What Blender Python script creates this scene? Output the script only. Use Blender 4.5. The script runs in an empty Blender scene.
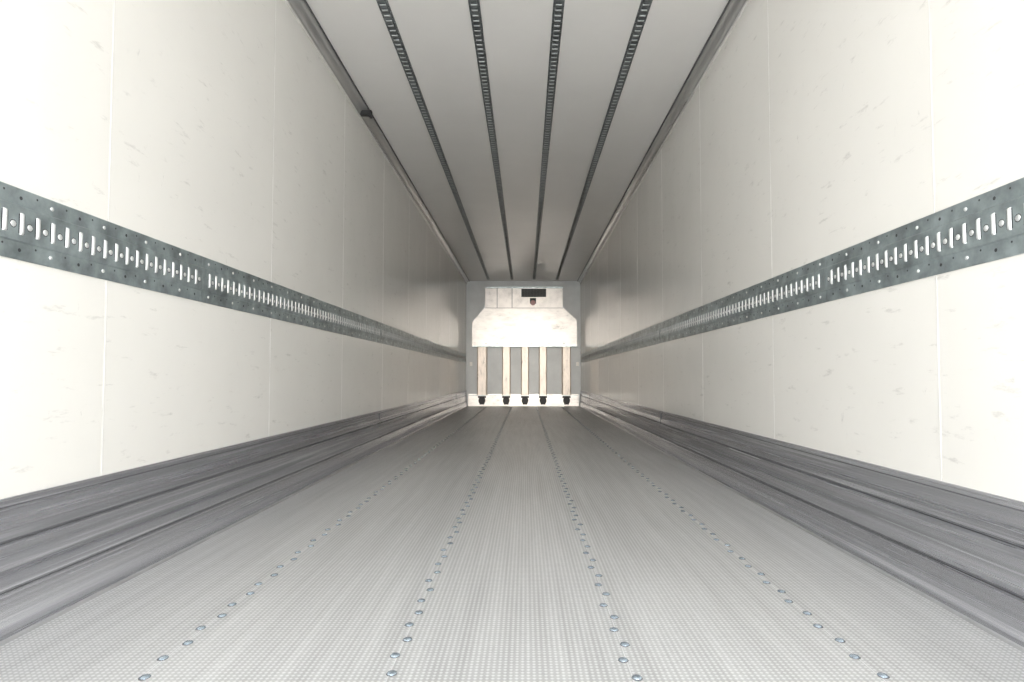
import bpy, math, random
from mathutils import Vector
random.seed(4)
sc = bpy.context.scene
try:
    sc.view_settings.view_transform = 'Standard'
    sc.view_settings.look = 'None'
except Exception: pass

F=600.0; CZ=0.635
XL,XR=-1.28,1.19
Y0,Y1=-0.45,12.94
H=2.705

# ---------------- materials ----------------
def newmat(name):
    m=bpy.data.materials.new(name); m.use_nodes=True
    nt=m.node_tree; b=nt.nodes['Principled BSDF']
    return m,nt,b
def N(nt,t,**kw):
    n=nt.nodes.new(t)
    for k,v in kw.items():
        if k.startswith('i_'): n.inputs[k[2:].replace('_',' ')].default_value=v
        else: setattr(n,k,v)
    return n
def coords(nt,scale=(1,1,1),rot=(0,0,0)):
    tc=N(nt,'ShaderNodeTexCoord'); mp=N(nt,'ShaderNodeMapping')
    mp.inputs['Scale'].default_value=scale; mp.inputs['Rotation'].default_value=rot
    nt.links.new(tc.outputs['Object'],mp.inputs['Vector']); return mp.outputs['Vector']
def noise(nt,vec,scale,detail=4,rough=.55):
    n=N(nt,'ShaderNodeTexNoise'); n.inputs['Scale'].default_value=scale
    n.inputs['Detail'].default_value=detail; n.inputs['Roughness'].default_value=rough
    nt.links.new(vec,n.inputs['Vector']); return n.outputs['Fac']
def ramp(nt,fac,stops):
    r=N(nt,'ShaderNodeValToRGB'); e=r.color_ramp.elements
    while len(e)<len(stops): e.new(.5)
    for el,(p,c) in zip(e,stops):
        el.position=p; el.color=(c,c,c,1) if isinstance(c,(int,float)) else (*c,1)
    nt.links.new(fac,r.inputs['Fac']); return r.outputs['Color']
def mix(nt,fac,a,b,mode='MIX'):
    m=N(nt,'ShaderNodeMix',data_type='RGBA',blend_type=mode)
    for s,v in ((0,fac),(6,a),(7,b)):
        if hasattr(v,'links') : nt.links.new(v,m.inputs[s])
        elif s==0: m.inputs[0].default_value=v
        else: m.inputs[s].default_value=(*v,1)
    return m.outputs[2]
def math_(nt,op,a,b=None):
    m=N(nt,'ShaderNodeMath',operation=op)
    for i,v in enumerate((a,b)):
        if v is None: continue
        if hasattr(v,'links'): nt.links.new(v,m.inputs[i])
        else: m.inputs[i].default_value=v
    return m.outputs[0]
def bump(nt,b,h,strength,dist=.002):
    bn=N(nt,'ShaderNodeBump'); bn.inputs['Strength'].default_value=strength; bn.inputs['Distance'].default_value=dist
    nt.links.new(h,bn.inputs['Height']); nt.links.new(bn.outputs['Normal'],b.inputs['Normal'])
def simple(name,col,rough=.5,metal=0,var=.12,scale=8,stretch=(1,1,1)):
    m,nt,b=newmat(name); v=coords(nt,stretch); n=noise(nt,v,scale,5)
    lo=tuple(c*(1-var) for c in col); hi=tuple(min(1,c*(1+var)) for c in col)
    nt.links.new(ramp(nt,n,[(.3,lo),(.7,hi)]),b.inputs['Base Color'])
    b.inputs['Roughness'].default_value=rough; b.inputs['Metallic'].default_value=metal
    return m

# white GRP wall with faint scuffs
def wallmat(name,base,scuff=.5,rough=.17):
    m,nt,b=newmat(name)
    v=coords(nt); n=noise(nt,v,1.3,4)
    c=ramp(nt,n,[(.3,tuple(x*.95 for x in base)),(.7,base)])
    if scuff>0:
        s=noise(nt,coords(nt,(1,2.2,9)),3.2,8,.7)
        mask=ramp(nt,s,[(.60,0.0),(.70,scuff)])
        s3=noise(nt,coords(nt,(1,9,3),(0.5,0,0)),2.3,8,.75)
        mask3=ramp(nt,s3,[(.65,0.0),(.72,scuff)])
        c=mix(nt,mask,c,(.52,.50,.46)); c=mix(nt,mask3,c,(.38,.37,.35))
    nt.links.new(c,b.inputs['Base Color'])
    b.inputs['Roughness'].default_value=rough
    n3=noise(nt,coords(nt,(1,1,.6)),2.4,2); bump(nt,b,n3,.25,.010 if scuff>0 else .004)
    return m
M_wall=wallmat('grp_white_panel',(.866,.842,.790))
M_ceil=wallmat('grp_ceiling',(.91,.885,.855),0,.2)
M_seam=simple('panel_joint',(.90,.885,.845),.4)
M_seamd=simple('panel_joint_border',(.62,.60,.56),.5)  # darker border strip on either side of each panel joint

# floor: anti-slip with dimple pattern
def floormat():
    m,nt,b=newmat('antislip_floor')
    tc=N(nt,'ShaderNodeTexCoord'); sx=N(nt,'ShaderNodeSeparateXYZ')
    nt.links.new(tc.outputs['Object'],sx.inputs[0])
    k=2*math.pi/0.025
    a=math_(nt,'SINE',math_(nt,'MULTIPLY',math_(nt,'ADD',sx.outputs[0],sx.outputs[1]),k))
    c=math_(nt,'SINE',math_(nt,'MULTIPLY',math_(nt,'SUBTRACT',sx.outputs[0],sx.outputs[1]),k))
    p=math_(nt,'MULTIPLY',a,c)
    pm=math_(nt,'ADD',math_(nt,'MULTIPLY',p,.5),.5)
    big=noise(nt,coords(nt,(1.0,.4,1)),1.6,3,.5)
    streak=noise(nt,coords(nt,(14,.5,1)),2.0,6,.6)
    fine=noise(nt,coords(nt),60,4)
    c1=ramp(nt,big,[(.3,(.37,.365,.357)),(.7,(.52,.513,.503))])
    c2=mix(nt,.33,c1,ramp(nt,streak,[(.3,(.25,.246,.24)),(.72,(.68,.675,.665))]))
    c3=mix(nt,ramp(nt,fine,[(.35,0.0),(.75,.35)]),c2,(.30,.295,.29))
    c4=mix(nt,ramp(nt,pm,[(.5,0.0),(.85,.5)]),c3,(.86,.86,.85))
    nt.links.new(c4,b.inputs['Base Color'])
    b.inputs['Metallic'].default_value=.12
    b.inputs['Roughness'].default_value=.38
    bump(nt,b,pm,.25,.002)
    return m
M_floor=floormat()
M_floorseam=simple('floor_joint',(.64,.635,.625),.45)
M_rivet=simple('rivet_steel',(.46,.54,.62),.24,.8)
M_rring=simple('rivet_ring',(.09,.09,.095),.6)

def kickmat():
    m,nt,b=newmat('kick_plate_metal')
    s=noise(nt,coords(nt,(2,.05,12)),2.2,3,.5)
    s2=noise(nt,coords(nt,(2,.22,20)),2.2,5,.6)
    c=ramp(nt,s,[(.32,(.36,.36,.385)),(.55,(.52,.52,.55)),(.72,(.74,.74,.77))])
    c=mix(nt,ramp(nt,s2,[(.54,0.0),(.64,.6)]),c,(.90,.90,.93))
    c=mix(nt,ramp(nt,s2,[(.34,.4),(.42,0.0)]),c,(.22,.22,.235))
    nt.links.new(c,b.inputs['Base Color'])
    b.inputs['Metallic'].default_value=.75
    nt.links.new(ramp(nt,s2,[(.3,.30),(.7,.2)]),b.inputs['Roughness'])
    bump(nt,b,s,.06,.003)
    return m
M_kick=kickmat()
M_kickd=simple('kick_plate_groove',(.09,.09,.095),.6)
M_edge=simple('floor_edge_strip',(.46,.46,.46),.4,.5)
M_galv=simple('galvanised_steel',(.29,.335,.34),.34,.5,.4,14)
M_galvd=simple('ceiling_track_shaded_steel',(.17,.185,.19),.34,.5,.3,14)  # galvanised track; shade of its downward face put into the colour
M_bar=simple('polished_bar',(.66,.67,.66),.3,.4)
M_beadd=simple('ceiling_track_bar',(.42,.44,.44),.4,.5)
M_hole=simple('slot_dark',(.05,.055,.058),.7)
M_trim=simple('cove_aluminium',(.64,.63,.62),.2,.65,.15,5,(1,.3,1))
M_triml=simple('cove_edge_highlight',(.9,.88,.85),.2,.4)  # lip strip, coloured paler to paint in the bulkhead's reflected highlight
M_trimd=simple('cove_gasket',(.08,.08,.08),.6)
M_bulk=simple('bulkhead_grey',(.68,.71,.72),.45,0,.08,3)
def platemat(name,col,st,lo=.5,metal=.28):
    m,nt,b=newmat(name)
    s=noise(nt,coords(nt,st),1.6,8,.7)
    c=ramp(nt,s,[(.28,tuple(x*lo for x in col)),(.40,tuple(x*.86 for x in col)),(.56,col),(.8,tuple(min(1,x*1.06) for x in col))])
    nt.links.new(c,b.inputs['Base Color']); b.inputs['Roughness'].default_value=.38; b.inputs['Metallic'].default_value=metal
    bump(nt,b,s,.4,.010)
    return m
M_plate=platemat('scuffed_aluminium',(.90,.865,.82),(2,1,5))
M_slat=platemat('slat_aluminium',(.78,.70,.615),(9,1,2.5),.35,.2)
M_black=simple('black_rubber',(.015,.015,.016),.55)
M_grille=simple('grille_grey',(.07,.075,.08),.5)
M_red=simple('lamp_red',(.22,.05,.04),.3)
M_box=platemat('evaporator_cover',(.84,.80,.76),(3,1,3),.6)
M_ground=simple('concrete_yard',(.76,.745,.72),.9,0,.12,.6)

# ---------------- mesh builder ----------------
class MB:
    def __init__(s): s.v=[];s.f=[];s.m=[];s.mats=[];s.sm=[]
    def mi(s,mat):
        if mat not in s.mats: s.mats.append(mat)
        return s.mats.index(mat)
    def add(s,vs,fs,mat,smooth=False):
        o=len(s.v); s.v+=[tuple(p) for p in vs]; k=s.mi(mat)
        for f in fs: s.f.append(tuple(o+i for i in f)); s.m.append(k); s.sm.append(smooth)
    def box(s,x0,x1,y0,y1,z0,z1,mat):
        vs=[(x,y,z) for x in(x0,x1) for y in(y0,y1) for z in(z0,z1)]
        s.add(vs,[(0,1,3,2),(4,6,7,5),(0,4,5,1),(2,3,7,6),(0,2,6,4),(1,5,7,3)],mat)
    def prism(s,prof,a,b,fn,mat,smooth=False,caps=True):
        n=len(prof); vs=[fn(a,p) for p in prof]+[fn(b,p) for p in prof]
        s.add(vs,[(i,(i+1)%n,n+(i+1)%n,n+i) for i in range(n)],mat,smooth)
        if caps:
            s.add(vs,[tuple(range(n)),tuple(reversed(range(n,2*n)))],mat)
    def dome(s,fn,r,h,mat,seg=10):
        vs=[];fs=[]
        rings=[(1,0),(.86,.55),(.5,.88)]
        for rr,hh in rings:
            for i in range(seg):
                t=2*math.pi*i/seg; vs.append(fn(r*rr*math.cos(t),r*rr*math.sin(t),h*hh))
        vs.append(fn(0,0,h))
        for k in range(2):
            for i in range(seg):
                j=(i+1)%seg; fs.append((k*seg+i,k*seg+j,(k+1)*seg+j,(k+1)*seg+i))
        for i in range(seg): fs.append((2*seg+i,2*seg+(i+1)%seg,3*seg))
        s.add(vs,fs,mat,True)
    def disc(s,fn,r,w,mat,seg=10,sy=1):
        vs=[fn(r*math.cos(2*math.pi*i/seg),sy*r*math.sin(2*math.pi*i/seg),w) for i in range(seg)]
        s.add(vs,[tuple(range(seg))],mat)
    def obj(s,name,parent=None):
        me=bpy.data.meshes.new(name); me.from_pydata(s.v,[],s.f)
        for m in s.mats: me.materials.append(m)
        me.polygons.foreach_set('material_index',s.m); me.polygons.foreach_set('use_smooth',s.sm)
        me.validate(); me.update()
        import bmesh
        bm=bmesh.new(); bm.from_mesh(me); bmesh.ops.recalc_face_normals(bm,faces=bm.faces); bm.to_mesh(me); bm.free()
        o=bpy.data.objects.new(name,me); sc.collection.objects.link(o)
        if parent: o.parent=parent
        return o

T=.08
# ---------------- shell ----------------
b=MB(); b.box(XL-T,XR+T,Y0,Y1+T,-.12,0,M_floor)
b.obj('floor')
b=MB(); b.box(XL-T,XR+T,Y0,Y1+T,H,H+.1,M_ceil)
b.obj('ceiling')
def wall(side,start,step):
    b=MB(); x=XL if side=='left' else XR; sg=1 if side=='left' else -1
    b.box(x-sg*T,x,Y0,Y1,0,H,M_wall)
    y=start-2*step
    while y<Y1-.2:
        if y>Y0+.1:
            b.box(x-.001*sg,x+sg*.0004,y-.0035,y+.0035,.3,H-.05,M_seamd)
            b.box(x-.001*sg,x+sg*.0008,y-.0018,y+.0018,.3,H-.05,M_seam)
        y+=step
    b.obj('wall_'+side)
wall('left',1.824,1.18); wall('right',1.728,1.15)
b=MB(); b.box(XL-T,XR+T,Y1,Y1+T,0,H,M_bulk); b.obj('wall_front')

# kick plates
def kick(side):
    b=MB(); x=XL if side=='left' else XR; sg=1 if side=='left' else -1
    fn=lambda t,p:(x+sg*p[0],t,p[1])
    prof=[(0,.001),(0,.336),(.006,.336),(.011,.331),(.011,.318),(.006,.314),(.006,.268),(.012,.262),(.014,.236),(.009,.231),
          (.009,.226),(.017,.220),(.020,.150),(.020,.118),(.014,.113),(.014,.107),(.022,.101),(.030,.055),(.034,.018),(.036,.010),(.036,.001)]
    b.prism(prof,Y0,Y1-.002,fn,M_kick)
    b.prism([(.034,.0005),(.036,.008),(.041,.006),(.045,.0005)],Y0,Y1-.004,fn,M_edge)
    for z,w in((.3155,.0075),(.2285,.0105),(.110,.0155)):
        b.prism([(w-.004,z-.0018),(w-.004,z+.0018),(w,z+.0018),(w,z-.0018)],Y0,Y1-.01,fn,M_kickd)
    y=2.35+2.9
    while y<Y1:
        if y>Y0: b.prism([(.0,.005),(.0,.334),(.0115,.334),(.0145,.262),(.0205,.15),(.0225,.101),(.0345,.018)],y,y+.002,fn,M_kickd)
        y+=5.8
    b.obj('baseboard_'+side)
kick('left'); kick('right')

# corner coves
def cove(side,name):
    b=MB(); x=XL if side=='left' else XR; sg=1 if side=='left' else -1
    fn=lambda t,p:(x+sg*p[0],t,H-.0005-p[1])
    pts=[(0,0),(0,.066),(.006,.066)]
    for i in range(7):
        a=math.pi/2*i/6; pts.append((.010+.046*(1-math.cos(a))*1.0, .060-.046*math.sin(a)))
    pts+=[(.064,.012),(.064,0)]
    b.prism(pts,Y0,Y1-.002,fn,M_trim)
    b.prism([(0,.066),(0,.076),(.012,.076),(.012,.066)],Y0,Y1-.002,fn,M_triml)
    b.prism([(.064,0),(.064,.012),(.071,.012),(.071,0)],Y0,Y1-.002,fn,M_trimd)
    b.obj(name)
cove('left','trim_1'); cove('right','trim_2')

# ---------------- side load rails ----------------
def siderail(side):
    b=MB(); x=XL if side=='left' else XR; sg=1 if side=='left' else -1
    zb,zt=.929,1.109; zc=(zb+zt)/2
    fn=lambda t,p:(x+sg*p[0],t,zc+p[1])
    prof=[(0,-.090),(.004,-.090),(.005,-.088),(.005,-.047),(.009,-.043),(.009,.043),(.005,.047),(.005,.088),(.004,.090),(0,.090)]
    js=[Y0]+[2.35+2.9*i for i in range(0,4)]+[Y1-.15]
    for a,c in zip(js[:-1],js[1:]):
        b.prism(prof,a+.0012,c-.0012,fn,M_galv)
        n=int((c-a-.05)/.05)
        for i in range(n):
            y=a+.05+.05*i
            g=lambda p,q,w,y=y:(x+sg*(.009+w),y+p,zc+q)
            for s in(-1,1):
                vs=[g(s*.0055,-.026,.0004),g(s*.0095,-.024,.0004),g(s*.0095,.024,.0004),g(s*.0055,.026,.0004)]
                b.add(vs,[(0,1,2,3)],M_hole)
            seg=5; vs=[];fs=[]
            for (q,rr) in((-.028,.15),(-.024,1),(.024,1),(.028,.15)):
                for k in range(seg):
                    t=math.pi*k/(seg-1); vs.append(g(-.0055*math.cos(t),q,.006*math.sin(t)*rr))
            for r in range(3):
                for k in range(seg-1): fs.append((r*seg+k,r*seg+k+1,(r+1)*seg+k+1,(r+1)*seg+k))
            b.add(vs,fs,M_bar,True)
            h=lambda p,q,w,y=y:(x+sg*(.009+w),y+.025+p,zc-.004+q)
            b.disc(h,.0105,.0003,M_hole,10)
            b.dome(h,.0088,.003,M_bar,8)
            if i%2==0:
                for q in(-.066,.066):
                    r=lambda p,qq,w,y=y,q=q:(x+sg*(.005+w),y+p,zc+q+qq)
                    if i%4==0: b.dome(r,.006,.003,M_bar,8)
                    else: b.disc(r,.005,.0005,M_hole,8)
            else:
                for q in(-.056,.076):
                    r=lambda p,qq,w,y=y,q=q:(x+sg*(.005+w),y+p,zc+q+qq)
                    b.disc(r,.0032,.0005,M_hole,6)
    b.obj('cargo_track_rail')
siderail('left'); siderail('right')

# ---------------- ceiling tracks ----------------
for xc in(-.79,-.285,.185,.668):
    b=MB(); fn=lambda t,p:(xc+p[0],t,H-p[1])
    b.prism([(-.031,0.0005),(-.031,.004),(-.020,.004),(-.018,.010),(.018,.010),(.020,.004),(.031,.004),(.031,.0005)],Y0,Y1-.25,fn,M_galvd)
    y=Y0+.05
    while y<Y1-.3:
        g=lambda p,q,w:(xc+p,y+q,H-.010-w)
        for s in(-1,1):
            b.add([g(-.015,s*.007,.0004),g(.015,s*.007,.0004),g(.015,s*.014,.0004),g(-.015,s*.014,.0004)],[(0,1,2,3)],M_hole)
        seg=5;vs=[];fs=[]
        for(q,rr)in((-.018,.15),(-.015,1),(.015,1),(.018,.15)):
            for k in range(seg):
                t=math.pi*k/(seg-1); vs.append(g(q,-.007*math.cos(t),.006*math.sin(t)*rr))
        for r in range(3):
            for k in range(seg-1): fs.append((r*seg+k,r*seg+k+1,(r+1)*seg+k+1,(r+1)*seg+k))
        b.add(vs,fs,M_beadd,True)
        for s in(-1,1):
            h=lambda p,q,w,s=s:(xc+s*.026+p,y+.025+q,H-.004-w)
            b.disc(h,.0035,.0006,M_beadd if int(y*20)%2 else M_hole,6)
        y+=.05
    b.obj('ceiling_track_rail')

# ---------------- floor rivets ----------------
b=MB()
for xr in(-.812,-.291,.226,.750):
    b.box(xr-.0012,xr+.0012,Y0+.01,Y1-.02,0,.0004,M_floorseam)
    y=.40;i=0
    while y<Y1-.3:
        dx=.007*(1 if i%2 else -1)+random.uniform(-.003,.003)
        fn=lambda p,q,w:(xr+dx+p,y+q,.0005+w)
        b.dome(fn,.0112,.0038,M_rivet,12)
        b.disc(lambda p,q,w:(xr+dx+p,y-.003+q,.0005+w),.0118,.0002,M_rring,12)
        y+=.082+random.uniform(-.005,.005); i+=1
b.obj('floor_rivets')

# ---------------- bulkhead assembly ----------------
def PX(px,y): return (px-525.5)*y/F
def PZ(py,y): return CZ+(376.5-py)*y/F
root=bpy.data.objects.new('air_return_bulkhead',None); sc.collection.objects.link(root)
yf=Y1-.16
b=MB(); b.box(XL+.055,XR-.055,Y1-.10,Y1-.001,.002,PZ(394,Y1-.1),M_plate)
b.box(XL+.06,XR-.06,Y1-.104,Y1-.099,PZ(395,Y1-.1)-.012,PZ(395,Y1-.1),M_galv)
b.obj('base_panel',root)
for k,(a,c) in enumerate(((477,487),(502,510.5),(521,529),(539,547),(562,571))):
    x0,x1=PX(a,yf),PX(c,yf); z0,z1=PZ(395,yf),PZ(345,yf)
    b=MB(); fn=lambda t,p:(p[0],Y1-.001-p[1],t)
    b.prism([(x0,0),(x0,.13),(x0+.02,.155),(x1-.02,.155),(x1,.13),(x1,0)],z0,z1,fn,M_slat)
    b.obj('slat_%d'%(k+1),root)
    xm=(x0+x1)/2
    b=MB(); fn=lambda t,p:(xm+p[0],Y1-.1-t,p[1])
    n=16; pr=[(.072*math.cos(2*math.pi*i/n),.125+.085*math.sin(2*math.pi*i/n)) for i in range(n)]
    b.prism(pr,0,.09,fn,M_black)
    b.box(xm-.085,xm+.085,Y1-.17,Y1-.1,.18,.22,M_black)
    b.box(xm-.05,xm+.05,Y1-.18,Y1-.1,.04,.11,M_black)
    b.obj('rubber_foot_%d'%(k+1),root)
yp=Y1-.22
P=[(472,346.5),(472,322),(484,308),(564,308),(577,320),(577,346.5)]
b=MB(); fn=lambda t,p:(PX(p[0],yp),t,PZ(p[1],yp))
b.prism(P,yp,Y1-.157,fn,M_plate)
for x in(486,497,513,532,549,564):
    for zz in(343.5,):
        g=lambda p,q,w,x=x,zz=zz:(PX(x,yp)+p,yp-w,PZ(zz,yp)+q)
        b.dome(g,.014,.006,M_galv,8)
b.box(PX(472,yp),PX(577,yp),yp-.006,yp+.01,PZ(346.8,yp),PZ(345.6,yp),M_galv)
b.obj('deflector_plate',root)
b=MB(); fn=lambda t,p:(PX(p[0],yp),t,PZ(p[1],yp))
P2=[(474,345),(474,323),(486,310),(562,310),(575,321),(575,345)]
b.prism(P2,Y1-.156,Y1-.001,fn,M_box); b.obj('duct_box',root)
yb=Y1-.20
b=MB(); b.box(PX(485,yb),PX(563,yb),yb,Y1-.001,PZ(308.5,yb),PZ(286.5,yb),M_box)
for x in(497,512): b.box(PX(x,yb)-.006,PX(x,yb)+.006,yb-.003,yb+.01,PZ(308,yb),PZ(287.5,yb),M_kickd)
b.box(PX(485,yb),PX(563,yb),yb-.012,yb+.01,PZ(288,yb),PZ(286.5,yb),M_galv)
b.box(PX(485,yb),PX(563,yb),yb-.003,yb+.01,PZ(308.5,yb),PZ(307.6,yb),M_kickd)
b.obj('evaporator_cover',root)
b=MB(); x0,x1,z0,z1=PX(521.5,yb),PX(546,yb),PZ(296.5,yb),PZ(288.8,yb)
b.box(x0,x1,yb-.006,yb-.0005,z0,z1,M_black)
for i in range(7):
    z=z0+(z1-z0)*i/6; b.box(x0,x1,yb-.014,yb-.006,z-.006,z+.006,M_grille)
for i in range(9):
    x=x0+(x1-x0)*i/8; b.box(x-.004,x+.004,yb-.016,yb-.006,z0,z1,M_grille)
b.obj('vent_grille',root)
b=MB(); xm,zm=PX(533,yb),PZ(301.8,yb)
b.box(xm-.065,xm+.065,yb-.035,yb-.0005,zm-.035,zm+.08,M_black)
fn=lambda t,p:(xm+p[0],yb-t,zm+p[1])
b.prism([(.055*math.cos(2*math.pi*i/14),-.02+.055*math.sin(2*math.pi*i/14)) for i in range(14)],.02,.06,fn,M_red)
b.obj('warning_lamp',root)
b=MB()
for x0,x1 in((XL+.001,XL+.025),(XR-.025,XR-.001)): b.box(x0,x1,Y1-.03,Y1-.001,.345,H-.08,M_bulk)
b.obj('corner_angle',root)
b=MB()
for px in(471,577.5):
    b.box(PX(px,Y1)-.03,PX(px,Y1)+.03,Y1-.006,Y1-.001,PZ(366,Y1),PZ(362,Y1),M_seam)
b.obj('sticker',root)

# hook on left cove
b=MB(); yy=4.55; xx=XL+.085; zz=H-.055
b.box(xx-.075,xx+.01,yy-.018,yy+.018,zz-.006,zz+.03,M_black)
fn=lambda t,p:(xx+.0+p[0],yy+t,zz-.012+p[1])
b.prism([(.013*math.cos(2*math.pi*i/12),.013*math.sin(2*math.pi*i/12)) for i in range(12)],-.015,.015,fn,M_black)
b.obj('door_tie_hook')

# outside yard
b=MB(); b.box(-60,60,-90,30,-1.35,-1.25,M_ground); b.obj('ground')

# ---------------- light ----------------
w=bpy.data.worlds.new('sky'); sc.world=w; w.use_nodes=True
nt=w.node_tree; bg=nt.nodes['Background']
tc=N(nt,'ShaderNodeTexCoord'); sx=N(nt,'ShaderNodeSeparateXYZ'); nt.links.new(tc.outputs['Generated'],sx.inputs[0])
c=ramp(nt,sx.outputs[2],[(0.0,(1.0,.99,.98)),(.7,(.88,.94,1.0))])
nt.links.new(c,bg.inputs['Color']); bg.inputs['Strength'].default_value=6.8
L=bpy.data.lights.new('sun','SUN'); L.energy=2.15; L.angle=math.radians(14); L.color=(1,.92,.82)
o=bpy.data.objects.new('sun',L); sc.collection.objects.link(o)
d=Vector((.005,1,-.012)); o.rotation_euler=d.to_track_quat('-Z','Y').to_euler(); o.location=(0,-8,4)

# ---------------- camera ----------------
cam=bpy.data.cameras.new('camera'); co=bpy.data.objects.new('camera',cam); sc.collection.objects.link(co)
cam.sensor_width=36; cam.lens=F/1024*36
tp=.0385
co.location=(0,0,CZ); co.rotation_euler=(math.radians(90)+math.atan(tp),0,0)
cam.shift_x=-13.5/1024; cam.shift_y=(35.5-F*tp)/1024
cam.clip_start=.05
sc.camera=co
